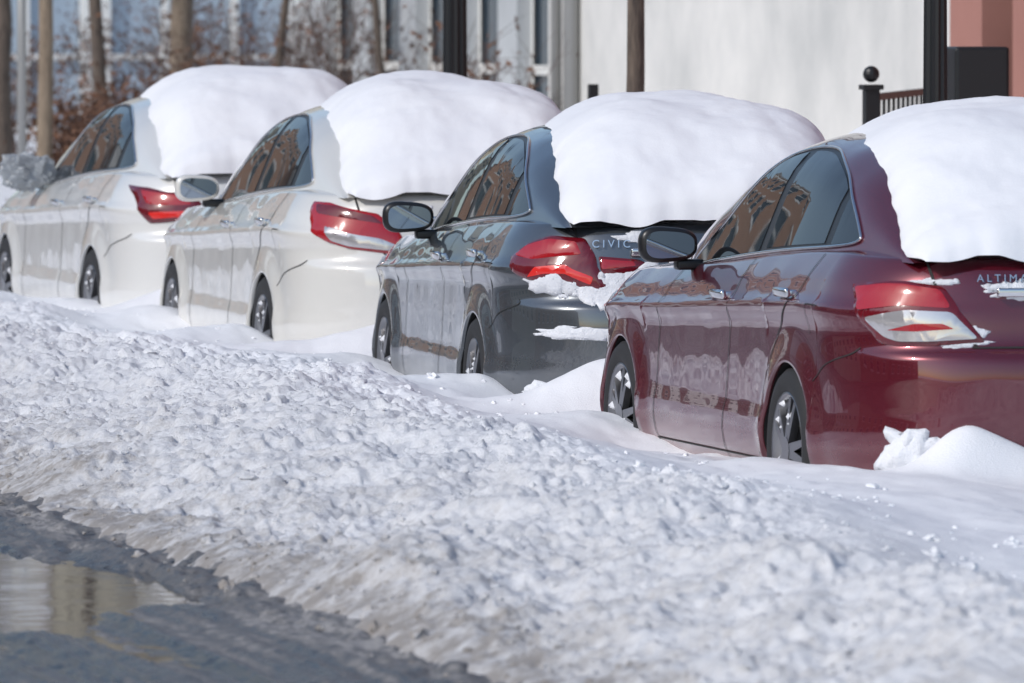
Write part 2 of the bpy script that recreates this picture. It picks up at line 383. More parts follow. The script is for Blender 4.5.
# ---------------------------------------------------------------- cars
class Car:
    def __init__(s, **k):
        s.__dict__.update(dict(wb=2.78, Wd=.905, Lr=1.07, Lf=.95, R=.35, zc=.212, sill=.085), **k)
        s.y0 = -.32; s.y1 = s.wb+.25
        s.wprof = pchip([.10, .18, .24, .31, .345, .40, .58, .70, .775, .797, .83, .91, .97, 1.0], [.92, .945, .985, 1.0, .999, .986, .982, .980, 1.001, 1.003, .972, .93, .885, .86])
        s.roff = pchip([.10, .2, .3, .42, .52, .62, .645, .67, .78, .88, .955, 1.0], s.roffv)
        s.foff = pchip([.10, .2, .35, .5, .62, .72, .82, .92, 1.0], [.10, .06, .01, 0, .03, .08, .16, .26, .34])
        ph = (np.linspace(0, 1, 1500)**1.6)*math.pi/2
        def tab(L):
            x = s.Wd*np.sin(ph)**(2/s.nx); y = L*np.cos(ph)**(2/s.ny)
            return x, y, np.concatenate([[0], np.cumsum(np.hypot(np.diff(x), np.diff(y)))])
        x, y, al = tab(s.Lr+s.y0-.04); s.amin = s.y0-al[-1]; s.rt = (s.y0-(al[-1]-al), ph, x, s.y0-y)
        x, y, al = tab(s.Lf-.25-.03); s.amax = s.y1+al[-1]; s.ft = (s.y1+(al[-1]-al), ph, x, s.y1+y)
        s.ft_a = s.ft[0][::-1].copy(); s.ft_p = s.ft[1][::-1].copy()
        am = s.amin; s.zsh = pchip([am, am+.6, am+.95, s.y0, .3, 1.1, 2.0, 2.55, 3.1, s.y1+.3, s.amax-.5, s.amax], s.zshv)
        s.wg = pchip([-.95, -.5, 0, .5, 1.2, 2.0, 2.7], [.60, .685, .75, .775, .78, .765, .66])
        s.zr = pchip(*s.roof); s.yg0, s.yg1 = s.roof[0][0], s.roof[0][-1]
    def plan(s, y):
        yc = s.wb*.48; t = (y-yc)/(s.wb*.5+.6); return 1-.028*min(1, abs(t))**4
    def a_y(s, y): return float(np.interp(y, s.rt[3], s.rt[0])) if y < s.y0 else y
    def a_x(s, x): return float(np.interp(abs(x), s.rt[2], s.rt[0]))
    def f_x(s, x): return float(np.interp(abs(x), s.ft[2], s.ft[0]))
    def S(s, a, z):
        zs = s.zsh(a); zz = z if z > .5 else .5-(.5-z)*.4/.485
        zn = zz if zz < .4 else .4+(zz-.4)*.6/(zs-.4)
        w = s.Wd*s.wprof(zn)
        if a < s.y0:
            ph = float(np.interp(a, s.rt[0], s.rt[1])); L = s.y0+s.Lr-s.roff(zn)
            x = w*s.plan(s.y0)*math.sin(ph)**(2/s.nx); y = s.y0-L*max(0, math.cos(ph))**(2/s.ny)
        elif a > s.y1:
            ph = float(np.interp(a, s.ft_a, s.ft_p)); L = s.Lf-.25-s.foff(zn)
            x = w*s.plan(s.y1)*math.sin(ph)**(2/s.nx); y = s.y1+L*max(0, math.cos(ph))**(2/s.ny)
        else: x = w*s.plan(a); y = a
        for yc in (0, s.wb):
            r = math.hypot(y-yc, z-s.zc)
            if r < s.R+.15:
                t = max(0, min(1, (r-s.R)/.15)); x += .024*(1-t)**2*(1+2*t)
        return Vector((-x, y, z))
    def zbot(s, y, a):
        for yc in (0, s.wb):
            d = abs(y-yc)
            if d <= s.R+1e-6 and s.y0-.2 < a < s.y1+.3: return s.zc+math.sqrt(max(0, s.R*s.R-d*d))
        if a < s.y0: return s.sill+.06*min(1, (s.y0-a)/.8)
        return s.sill
    def zb(s, y): return s.zsh(s.a_y(y) if y < s.y0 else y)-.012
    def Gx(s, y, t, h=None):
        if h is None: h = max(.004, s.zr(y)-s.zb(y))
        return (s.wg(y)-.40*t*h)*max(0, 1-t**7)**(1/2.6), h
    def G(s, y, z):
        zb = s.zb(y); h = max(.004, s.zr(y)-zb); t = max(0, min(1, (z-zb)/h)); return Vector((-s.Gx(y, t, h)[0], y, z))
    def top(s, x, y):
        x = abs(x); zd = s.zsh(s.a_y(y) if y < s.y0 else min(y, s.y1+.3))+.04*(1-min(1, x/.8)**4)
        if s.yg0 < y < s.yg1 and x < s.wg(y):
            zb = s.zb(y); h = max(.004, s.zr(y)-zb); lo, hi = 0., 1.
            for i in range(14):
                m = (lo+hi)/2
                if s.Gx(y, m, h)[0] > x: lo = m
                else: hi = m
            zd = max(zd, zb+lo*h)
        return zd

def dist_poly(p, P, d, dd):
    t = np.clip(((p-P)*d).sum(1)/dd, 0, 1)
    return float(np.sqrt((((P+d*t[:, None])-p)**2).sum(1)).min())
def nrm(surf, u, v, e=.004):
    a = surf(u+e, v)-surf(u-e, v); b = surf(u, v+e)-surf(u, v-e); n = a.cross(b)
    if n.length < 1e-12: return Vector((-1, 0, 0))
    n.normalize(); p = surf(u, v)
    if n.dot(Vector((p.x, (p.y-1.3)*.15, 0))) < 0: n = -n
    return n
def patch_bm(bm, poly, surf, off, bulge=0, br=.03, step=.05, both=True, rough=0, seed=0):
    poly = [tuple(p) for p in poly]
    vs = [bm.verts.new((p[0], p[1], 0)) for p in poly]
    f = bm.faces.new(vs); bmesh.ops.triangulate(bm, faces=[f])
    for ax in (0, 1):
        lo = min(p[ax] for p in poly); hi = max(p[ax] for p in poly); c = lo+step
        while c < hi:
            co = [0, 0, 0]; no = [0, 0, 0]; co[ax] = c; no[ax] = 1
            bmesh.ops.bisect_plane(bm, geom=bm.verts[:]+bm.edges[:]+bm.faces[:], plane_co=co, plane_no=no, dist=1e-5); c += step
    bmesh.ops.remove_doubles(bm, verts=bm.verts, dist=1e-5)
    be = [e for e in bm.edges if len(e.link_faces) == 1]
    ext = bmesh.ops.extrude_edge_only(bm, edges=be)
    newv = set(g for g in ext['geom'] if isinstance(g, bmesh.types.BMVert))
    for e in be: e.smooth = bool(rough)
    P = np.array(poly); dv = np.roll(P, -1, 0)-P; dd = np.maximum((dv*dv).sum(1), 1e-12)
    for v in bm.verts:
        u, z = v.co.x, v.co.y; n = nrm(surf, u, z); p = surf(u, z)
        if v in newv: v.co = p-n*.006
        else:
            o = off
            if bulge:
                d = dist_poly(np.array((u, z)), P, dv, dd); o += bulge*math.sqrt(1-(1-min(1, d/br))**2)
                if rough: o += rough*min(1, d/.02)*(mnoise.fractal(Vector((u*14, z*14, seed)), .6, 2, 4))
            v.co = p+n*o
    for f in bm.faces: f.smooth = True
    bmesh.ops.recalc_face_normals(bm, faces=bm.faces)
    if both:
        g = bmesh.ops.duplicate(bm, geom=bm.verts[:]+bm.edges[:]+bm.faces[:])
        vv = [x for x in g['geom'] if isinstance(x, bmesh.types.BMVert)]; ff = [x for x in g['geom'] if isinstance(x, bmesh.types.BMFace)]
        for v in vv: v.co.x = -v.co.x
        bmesh.ops.reverse_faces(bm, faces=ff)
def patch(name, poly, surf, off, mat, parent, *a, **k):
    bm = bmesh.new(); patch_bm(bm, poly, surf, off, *a, **k); return bm_obj(name, bm, mat, parent)
def ribbon(name, path, surf, wid, off, mat, parent, both=True):
    P = [np.array(p, float) for p in path]; V = []; Fa = []; N = len(P)
    for i, p in enumerate(P):
        t = P[min(i+1, N-1)]-P[max(i-1, 0)]; t = t/(np.linalg.norm(t)+1e-9); q = np.array((-t[1], t[0]))*wid/2
        for sg in (-1, 1):
            r = p+q*sg; n = nrm(surf, r[0], r[1]); V.append(surf(r[0], r[1])+n*off)
    for i in range(N-1): Fa.append((2*i, 2*i+1, 2*i+3, 2*i+2))
    if both:
        m = len(V); V += [Vector((-v.x, v.y, v.z)) for v in V]; Fa += [tuple(m+j for j in f[::-1]) for f in Fa[:]]
    return mk(name, V, Fa, mat, parent)
def surf_tube(name, path, surf, r, off, mat, parent, both=True):
    P = [surf(p[0], p[1])+nrm(surf, p[0], p[1])*off for p in path]
    v, f = tube_data(P, r, 6)
    if both:
        v2, f2 = tube_data([(-p.x, p.y, p.z) for p in P], r, 6); m = len(v); v = v+v2; f = f+[tuple(m+j for j in q) for q in f2]
    return mk(name, v, f, mat, parent)

def wheel(c, root, name, x, y, side):
    e = bpy.data.objects.new(name, None); COL.objects.link(e); e.parent = root; e.location = (x, y, c.zc)
    if side > 0: e.rotation_euler = (0, 0, math.pi)
    R = .325; r = R*.70
    v, f = lathe([(-.085, r-.012), (-.1, r), (-.112, r+.04), (-.105, R-.02), (-.085, R), (-.03, R+.003), (.03, R+.003), (.1, R-.01), (.11, r)], 56); mk('tyre', v, f, M_rub, e)
    v, f = lathe([(-.07, r-.03), (-.1, r-.006), (-.104, r+.004), (-.09, r+.006), (-.06, r-.012), (.08, r-.02)], 56); mk('rim', v, f, M_alloy, e)
    v, f = lathe([(-.02, .001), (-.02, r-.012), (.0, r-.01)], 40); mk('brake_disc', v, f, M_dark, e)
    bm = bmesh.new()
    for k in range(10):
        a = 2*math.pi*(k//2)/5+(.17 if k % 2 else -.17)+.3
        rot = Matrix.Rotation(a, 4, 'X')
        r0 = bmesh.ops.create_cube(bm, size=1)
        for vv in r0['verts']:
            q = vv.co; o = q.z+.5; wdt = .042-.014*o
            vv.co = rot @ Vector((-.082+q.x*.03-.012*(1-o), q.y*wdt, .035+o*(r-.05)))
    g = bmesh.ops.create_cone(bm, cap_ends=True, segments=20, radius1=.055, radius2=.05, depth=.03)
    bmesh.ops.transform(bm, matrix=Matrix.Translation((-.095, 0, 0)) @ Matrix.Rotation(math.pi/2, 4, 'Y'), verts=g['verts'])
    bm_obj('spokes', bm, M_alloy, e, False)
    V = []; Fa = []; rnd = random.Random(int(x*100+y*37))
    for q in range(12):
        a = rnd.uniform(0, 6.28); rr = rnd.uniform(.05, r-.02); s = rnd.uniform(.012, .035); b0 = len(V); cy_, cz_ = rr*math.cos(a), rr*math.sin(a)
        V.append((-.112, cy_, cz_))
        for k in range(9):
            t = k*2*math.pi/9; V.append((-.09, cy_+s*math.cos(t)*rnd.uniform(.7, 1.4), cz_+s*math.sin(t)*rnd.uniform(.6, 1.1)))
        for k in range(9): Fa.append((b0, b0+1+k, b0+1+(k+1) % 9))
    mk('wheel_snow', V, Fa, M_crust, e)

def snow_cover(c, root, seed, thick):
    yr = -c.Lr+.155; yf = c.wb+c.Lf-.5; V = []; Fa = []
    left = pchip([yr, yr+.22, -.5, -.15, .2, .6, 1.1, 1.6, 2.6, yf], [.61, .62, .58, .54, .505, .45, .38, .30, .35, .4])
    right = pchip([yr, yr+.22, -.5, -.1, .3, 1.0, 1.6, 2.6, yf], [.66, .70, .72, .76, .80, .76, .70, .6, .5])
    NU, NV = 90, 170
    us = np.sin(np.linspace(-1, 1, NU)*math.pi/2); vs = (np.sin(np.linspace(-1, 1, NV)*math.pi/2)*.35+np.linspace(-1, 1, NV)*.65)
    tk = pchip([yr, yr+.3, -.45, .1, .6, 1.3, 2, 2.7, yf], thick)
    soft = pchip([yr, -.4, .1, .7, yf], [0, .05, .4, 1, 1])
    for v in vs:
        ye = (yr+yf)/2+v*(yf-yr)/2; sf = soft(ye)
        for u in us:
            n1 = mnoise.fractal(Vector((ye*1.8, seed, 0)), .6, 2, 3)*.03+mnoise.noise(Vector((ye*14, seed+5, 0)))*.006
            n2 = mnoise.fractal(Vector((ye*1.8, seed+9, 0)), .6, 2, 3)*.035
            x = u*((left(ye)+n1) if u < 0 else (right(ye)+n2)); ew = 1-.06*abs(v)**10 if v < 0 else 1-.3*abs(v)**8
            x *= ew
            y = ye+(mnoise.fractal(Vector((x*3, seed+3, 1)), .6, 2, 3)*.025+(-.06*(1-u*u) if v < 0 else 0))*abs(v)**4
            if u < 0: e = max(0, 1-abs(u)**(3.2-1.5*sf))**(.5+.35*sf)
            else: e = max(0, 1-abs(u)**5)**.5
            e *= max(0, 1-abs(v)**30)**.5
            yt = max(y, -c.Lr+.16)
            z0 = c.top(max(-.8, min(x, .48)), yt)
            zs = z0 if e < .02 else (c.top(max(-.8, min(x, .48)), yt-.14 if yt > -c.Lr+.3 else yt)+c.top(max(-.8, min(x, .48)), yt+.14)+z0*2)/4
            lipn = .05*max(0, mnoise.noise(Vector((x*5, seed, 2)))+.2)*(1 if v < 0 else 0)*abs(v)**60
            th = tk(ye)*(1+.24*x/.6)*(1+.10*mnoise.fractal(Vector((x*1.3+y*.5, y*1.0, seed)), .5, 2, 3))
            th += .04*mnoise.noise(Vector((x*2.0+y*.9, y*1.5-x, seed+4)))+.005*mnoise.fractal(Vector((x*9, y*7, seed)), .6, 2, 4)
            V.append((x, y, z0*(1-e)+zs*e-.016-lipn+max(0, th)*e))
    for j in range(NV-1):
        for i in range(NU-1):
            a = j*NU+i; Fa.append((a, a+1, a+NU+1, a+NU))
    mk('roof_snow', V, Fa, M_snow, root)

def blob_poly(ca, cz, ra, rz, seed, n=36, jag=.55):
    out = []
    for i in range(n):
        t = 2*math.pi*i/n; k = max(.3, 1+jag*mnoise.fractal(Vector((math.cos(t)*1.3, math.sin(t)*1.3, seed*3.1)), .6, 2, 4))
        out.append((ca+ra*k*math.cos(t), cz+rz*k*math.sin(t)))
    return out
def stuck_snow(c, root, items):
    "thin irregular crusts of snow clinging to the panels: clusters of overlapping lumps"
    tot = bmesh.new(); rnd = random.Random(int(c.seed*10))
    for (a, z, ra, rz, bl, n) in items:
        for q in range(n):
            t = rnd.uniform(0, 6.28); rr = rnd.random()**.7
            s = (1-.6*rr)*rnd.uniform(.4, 1)*.7
            if q == 0: rr = 0; s = 1.1
            ba, bz = max(.007, ra*s*.8), max(.006, rz*s*.9)
            bm = bmesh.new()
            patch_bm(bm, blob_poly(a+ra*rr*math.cos(t), z+rz*rr*math.sin(t), ba, bz, rnd.random()*40), c.S, .001, bl*(.4+.5*s), max(.008, min(ba, bz)*.95), .018, False, bl*.45+.001, rnd.random()*50)
            me = bpy.data.meshes.new('t'); bm.to_mesh(me); bm.free(); tot.from_mesh(me); bpy.data.meshes.remove(me)
    bm_obj('stuck_snow', tot, M_crust, root, True)
def badge(c, root, txt, x0, z0, size):
    cu = bpy.data.curves.new('badge_lettering', 'FONT'); cu.body = txt; cu.size = size; cu.extrude = .003; cu.space_character = 1.5
    ob = bpy.data.objects.new('badge_lettering', cu); COL.objects.link(ob); ob.parent = root
    p = c.S(c.a_x(abs(x0)), z0); q = c.S(c.a_x(abs(x0)-.2), z0)
    ob.location = (x0, p.y-.006, z0); ob.rotation_euler = (math.radians(80), 0, math.atan2(q.y-p.y, q.x-p.x)); ob.data.materials.append(M_chrome)

def build_car(c, wpos, yaw, Mp):
    root = empty('parked_car')
    R = Matrix.Rotation(yaw, 3, 'Z'); o = Vector((wpos[0], wpos[1], 0))-R @ Vector((-c.Wd, 0, 0))
    root.location = o; root.rotation_euler = (0, 0, yaw)
    A = list(np.arange(c.amin, c.y0, .03))
    side = list(np.arange(c.y0, c.y1, .045))
    side = [y for y in side if min(abs(y), abs(y-c.wb)) > c.R+.01]
    for yc in (0, c.wb):
        for t in np.linspace(0, math.pi, 33): side.append(yc+c.R*math.cos(t))
        side += [yc+c.R+.004, yc-c.R-.004]
    fr = list(np.arange(c.y1, c.amax, .045))+[c.amax]
    A = A+[c.a_y(y) for y in side]+fr
    A = sorted(a for a in set(round(a, 5) for a in A))
    NR = 54; V = []; Fa = []; MI = []
    rs = [1, .97, .93, .87, .8, .7, .58, .45, .3, .15, 0]
    ncol = len(A); per = 2+NR+len(rs)-1
    for sg in (1, -1):
        b0 = len(V)
        for a in A:
            p = c.S(a, .3); y = a if c.y0 <= a <= c.y1 else p.y
            zb = c.zbot(y, a); zt = c.zsh(a)
            pb = c.S(a, zb); inn = Vector((pb.x*.62, pb.y if abs(pb.x) > .6 else pb.y, pb.z))
            if a < c.y0-.5: inn.y = pb.y+.3
            if a > c.y1+.3: inn.y = pb.y-.3
            col = [inn, Vector((pb.x+.02*(1 if abs(pb.x) > .03 else 0), pb.y, pb.z+.004))]
            for j in range(NR):
                z = zb+(zt-zb)*(j/(NR-1)); col.append(c.S(a, z))
            tp = col[-1]; ysp = max(-c.Lr+.75, min(c.wb+c.Lf-.9, tp.y)); zsp = c.zsh(ysp if ysp > c.y0 else c.a_y(ysp))
            for r in rs[1:]:
                col.append(Vector((tp.x*r, ysp+(tp.y-ysp)*r, zsp+(zt-zsp)*r*r+.045*(1-r**4))))
            for q in col: V.append((q.x*sg, q.y, q.z))
        for i in range(ncol-1):
            for j in range(per-1):
                q = (b0+i*per+j, b0+(i+1)*per+j, b0+(i+1)*per+j+1, b0+i*per+j+1)
                Fa.append(q if sg < 0 else q[::-1]); MI.append(1 if j == 0 else 0)
    ob = mk('body_shell', V, Fa, [Mp, M_dark], root, mi=MI)
    bm = bmesh.new(); bm.from_mesh(ob.data); bmesh.ops.remove_doubles(bm, verts=bm.verts, dist=.0006)
    bmesh.ops.recalc_face_normals(bm, faces=bm.faces); bm.to_mesh(ob.data); bm.free()
    box('floor_pan', (0, c.wb/2, .18), (1.1, c.wb+1.2, .14), M_dark, root)
    ts = [0, .1, .2, .3, .4, .5, .6, .7, .77, .82, .86]; xf = (1-.86**7)**(1/2.6)
    ts += [(1-(xf*q)**2.6)**(1/7) for q in (.975, .95, .92, .88, .83, .77, .7, .6, .5, .4, .3, .2, .1, 0)]
    YS = np.linspace(c.yg0, c.yg1, 110); V = []; Fa = []
    for y in YS:
        row = []
        for t in ts:
            gx, h = c.Gx(y, t); row.append((-gx, y, c.zb(y)+t*h))
        row = row+[(-p[0], p[1], p[2]) for p in row[-2::-1]]
        V += row
    n = len(ts)*2-1
    for i in range(len(YS)-1):
        for j in range(n-1): Fa.append((i*n+j, i*n+j+1, (i+1)*n+j+1, (i+1)*n+j))
    mk('roof_and_pillars', V, Fa, Mp, root)
    dlo = catmull(c.dlo, 8)
    patch('window_surround', dlo, c.G, .003, M_black, root, step=.06)
    def clip(poly, yy, keep):
        out = []
        for i in range(len(poly)):
            a, b = poly[i], poly[(i+1) % len(poly)]; ia = (a[0]-yy)*keep >= 0; ib = (b[0]-yy)*keep >= 0
            if ia: out.append(a)
            if ia != ib:
                t = (yy-a[0])/(b[0]-a[0]); out.append((yy, a[1]+(b[1]-a[1])*t))
        return out
    for nm, y0, y1 in c.panes:
        q = clip(clip([tuple(p) for p in dlo], y0, 1), y1, -1)
        cy = sum(p[0] for p in q)/len(q); cz = sum(p[1] for p in q)/len(q)
        hy = max(abs(p[0]-cy) for p in q); hz = max(abs(p[1]-cz) for p in q)
        q = [(cy+(p[0]-cy)*(1-.022/hy), cz+(p[1]-cz)*(1-.018/hz)) for p in q]
        patch(nm, q, c.G, .0065, M_glass, root, step=.05)
    surf_tube('window_trim', [tuple(p) for p in dlo]+[tuple(dlo[0])], c.G, .007, .006, M_chrome, root)
    S = c.S; zt = lambda y: c.zsh(y)-.004
    def vseam(nm, pts, wd=.008): ribbon(nm, [tuple(p) for p in catmull(pts, 8, False)], S, wd, .0025, M_seam, root)
    vseam('front_door_front_gap', [(c.wb-.68, zt(c.wb-.68)), (c.wb-.65, .7), (c.wb-.60, .40), (c.wb-.58, .13)])
    vseam('centre_door_gap', [(.93, zt(.93)), (.95, .7), (1.0, .4), (1.04, .13)])
    vseam('rear_door_rear_gap', [(-.12, zt(-.12)), (-.04, .84), (.16, .70), (.34, .52), (.43, .35), (.47, .13)])
    ribbon('sill_gap', [(y, .155) for y in np.linspace(.47, c.wb-.57, 30)], S, .007, .0025, M_seam, root)
    vseam('rear_bumper_gap', [(c.a_y(-.33), .50), (c.a_y(-.45), .57), (c.a_y(-.65), .62), (c.a_x(.82), .645)], .005)
    vseam('fuel_flap_gap', [(-.40, .80), (-.26, .80), (-.245, .78), (-.245, .70), (-.26, .685)], .004)
    ribbon('boot_lid_lower_gap', [(c.a_x(x), .652) for x in np.linspace(.44, .02, 24)], S, .008, .003, M_seam, root)
    ribbon('boot_lid_side_gap', [tuple(p) for p in catmull([(c.a_x(.66), c.zsh(c.a_x(.66))-.003), (c.a_x(.60), .90), (c.a_x(.53), .80), (c.a_x(.46), .70), (c.a_x(.42), .655)], 6, False)], S, .010, .003, M_seam, root)
    for nm, y, z in (('rear_door_handle', .10, .835), ('front_door_handle', 1.10, .795)):
        bm = bmesh.new()
        for sg in (1, -1):
            p = S(y, z); nn = nrm(S, y, z)
            cc = p+nn*.034; rot = Matrix.Rotation(math.atan2(nn.z, 1)*.6*sg*-1, 4, 'Y')
            add_box(bm, (cc.x*sg, y, z), (.026, .20, .038), .011, rot)
            for dy in (-.08, .08): add_box(bm, ((p.x-.008)*sg, y+dy, z), (.05, .03, .024), .005)
        bm_obj(nm, bm, M_chrome, root, True)
    my = c.wb-.86
    for sg in (1, -1):
        bm = bmesh.new(); r = bmesh.ops.create_uvsphere(bm, u_segments=28, v_segments=18, radius=1)
        for v in r['verts']:
            q = v.co.copy(); q.x = math.copysign(abs(q.x)**.62, q.x); q.z = math.copysign(abs(q.z)**.7, q.z)
            if q.y < 0: q.y = -abs(q.y)**.5*.42
            taper = 1-.22*(q.x*.5+.5)
            v.co = Vector(((-.91+q.x*.125)*sg, my+q.y*.11+.0, c.mz+q.z*.083*taper))
        if sg < 0: bmesh.ops.reverse_faces(bm, faces=bm.faces)
        if c.bag and sg == 1:
            bmesh.ops.subdivide_edges(bm, edges=bm.edges[:], cuts=1, use_grid_fill=True)
            for v in bm.verts:
                q = v.co; d = abs(mnoise.fractal(q*14, .7, 2, 5))*.05-.01
                ctr = Vector((-.91, my, c.mz)); dr = (q-ctr); v.co = ctr+dr*1.35+dr.normalized()*d; v.co.z -= .01
            bm_obj('mirror_cover_bag', bm, M_bag, root, False)
        else:
            bm_obj('mirror_housing', bm, c.mmat or Mp, root, True)
            gp = [(math.copysign(abs(math.cos(t))**.6, math.cos(t)), math.copysign(abs(math.sin(t))**.7, math.sin(t))) for t in np.linspace(0, 2*math.pi, 40, endpoint=False)]
            vv = [((-.91+x*.104)*sg, my-.0475, c.mz+z*.062*(1-.22*(x*.5+.5))) for x, z in gp]
            mk('mirror_glass', vv, [tuple(range(40)) if sg < 0 else tuple(range(40))[::-1]], M_mirror, root, smooth=False)
            b2 = bmesh.new(); add_box(b2, (-.80*sg, my+.03, c.mz-.085), (.14, .08, .045), .012); bm_obj('mirror_arm', b2, M_black, root, True)
    ax, ay = c.a_x, c.a_y
    c.lights(c, root)
    fx = c.f_x
    patch('headlamp', catmull([(fx(.86), .64), (fx(.60), .62), (fx(.55), .67), (fx(.80), .72), (c.y1+.12, .74)], 6), S, .004, M_clear, root, .012, .03)
    patch('grille', [(fx(.42), .40), (fx(.01), .40), (fx(.01), .60), (fx(.48), .60)], S, .003, M_black, root)
    for nm, y in (('rear_wheel', 0), ('front_wheel', c.wb)):
        for sg, xx in ((-1, -c.Wd+.105), (1, c.Wd-.105)): wheel(c, root, nm, xx, y, sg)
    box('licence_plate', (0, S(ax(.05), .80).y-.012, .78), (.31, .012, .155), M_plate, root, .003)
    bm = bmesh.new(); add_box(bm, (0, S(ax(.05), .88).y-.018, .865), (.66, .03, .035), .008); bm_obj('boot_chrome_bar', bm, M_chrome, root, True)
    snow_cover(c, root, c.seed, c.thick)
    stuck_snow(c, root, c.blobs(c))
    return root

M_bag = simple('grey_plastic_bag', (.3, .32, .34), .35, 0, .3)
P_red = paint('maroon_paint', (.125, .007, .018), .45, .12, .26)
P_gry = paint('grey_metallic_paint', (.11, .122, .135), .65, .25, .26)
P_wh = paint('pearl_white_paint', (.70, .685, .64), .05, .25, .3)
P_wh2 = paint('white_paint', (.72, .715, .69), .05, .25, .3)

def li_red(c, root):
    ax, ay, S = c.a_x, c.a_y, c.S
    out = [(ay(-.62), .888), (ay(-.80), .905), (ax(.70), .905), (ax(.56), .885), (ax(.46), .78), (ax(.385), .672), (ax(.56), .660), (ax(.70), .655), (ax(.765), .665), (ay(-.74), .74), (ay(-.68), .82)]
    patch('tail_lamp', crisp(out), S, .004, M_redd, root, .014, .03, .03)
    up = [(ay(-.66), .875), (ay(-.80), .89), (ax(.70), .89), (ax(.57), .872), (ax(.51), .80), (ax(.68), .805), (ax(.76), .795), (ay(-.73), .79)]
    patch('tail_lamp_red', crisp(up), S, .019, M_red, root, .003, .02, .03)
    lo = [(ay(-.76), .765), (ax(.72), .785), (ax(.66), .792), (ax(.50), .788), (ax(.46), .74), (ax(.415), .685), (ax(.60), .673), (ax(.70), .672), (ax(.745), .69)]
    patch('tail_lamp_clear', crisp(lo), S, .019, M_clear, root, .003, .02, .03)
    mid = [(ax(.73), .72), (ax(.64), .745), (ax(.54), .745), (ax(.50), .725), (ax(.64), .715)]
    patch('tail_lamp_bulb', crisp(mid, .01), S, .0235, M_red, root, .002, .02, .03)
    badge(c, root, 'ALTIMA', -.40, .905, .042)
def li_gry(c, root):
    ax, ay, S = c.a_x, c.a_y, c.S
    out = [(ay(-.58), .835), (ay(-.68), .90), (ax(.74), .935), (ax(.58), .925), (ax(.52), .86), (ax(.42), .69), (ax(.50), .680), (ax(.60), .715), (ax(.68), .72), (ax(.76), .725), (ay(-.66), .765)]
    patch('tail_lamp', crisp(out), S, .004, M_redd, root, .014, .03, .03)
    patch('tail_lamp_red', crisp([(ay(-.63), .84), (ay(-.69), .885), (ax(.73), .915), (ax(.61), .905), (ax(.57), .85), (ax(.70), .835), (ax(.77), .82)]), S, .019, M_red, root, .003, .02, .03)
    patch('tail_lamp_bar', crisp([(ax(.77), .75), (ax(.70), .765), (ax(.62), .765), (ax(.52), .715), (ax(.50), .75), (ax(.62), .80), (ax(.74), .79)], .01), S, .019, M_redb, root, .003, .02, .03)
    patch('boot_lamp', crisp([(ax(.50), .845), (ax(.30), .83), (ax(.24), .80), (ax(.32), .765), (ax(.45), .755)]), S, .004, M_redd, root, .012, .03, .03)
    patch('boot_lamp_red', crisp([(ax(.48), .83), (ax(.33), .82), (ax(.31), .80), (ax(.46), .785)], .01), S, .017, M_red, root, .002, .02, .03)
    badge(c, root, 'CIVIC', -.50, .885, .05)
def li_w2(c, root):
    ax, ay, S = c.a_x, c.a_y, c.S
    out = [(ay(-.66), .955), (ay(-.80), .95), (ax(.68), .925), (ax(.50), .895), (ax(.36), .80), (ax(.30), .70), (ax(.42), .685), (ax(.62), .71), (ax(.72), .745), (ay(-.76), .80), (ay(-.71), .86)]
    patch('tail_lamp', crisp(out), S, .004, M_red, root, .014, .03, .03)
    patch('tail_lamp_clear', crisp([(ax(.745), .825), (ax(.64), .795), (ax(.46), .765), (ax(.33), .71), (ax(.42), .70), (ax(.62), .725), (ax(.70), .755)]), S, .019, M_clear, root, .002, .02, .03)
    patch('tail_lamp_dark', crisp([(ay(-.72), .935), (ax(.72), .928), (ax(.64), .905), (ax(.52), .88), (ax(.46), .84), (ax(.64), .865), (ay(-.76), .89)]), S, .019, M_redd, root, .002, .02, .03)
def li_w1(c, root):
    ax, ay, S = c.a_x, c.a_y, c.S
    out = [(ay(-.58), .935), (ay(-.80), .92), (ax(.68), .90), (ax(.50), .885), (ax(.42), .80), (ax(.50), .735), (ax(.66), .715), (ax(.73), .71), (ay(-.78), .80), (ay(-.70), .875)]
    patch('tail_lamp', crisp(out), S, .004, M_redd, root, .014, .03, .03)
    patch('tail_lamp_red', crisp([(ay(-.76), .90), (ax(.68), .885), (ax(.54), .87), (ax(.50), .82), (ax(.68), .81), (ax(.745), .82)]), S, .019, M_red, root, .003, .02, .03)
    patch('tail_lamp_clear', crisp([(ax(.72), .775), (ax(.66), .78), (ax(.52), .785), (ax(.56), .75), (ax(.70), .74)], .01), S, .019, M_redb, root, .002, .02, .03)

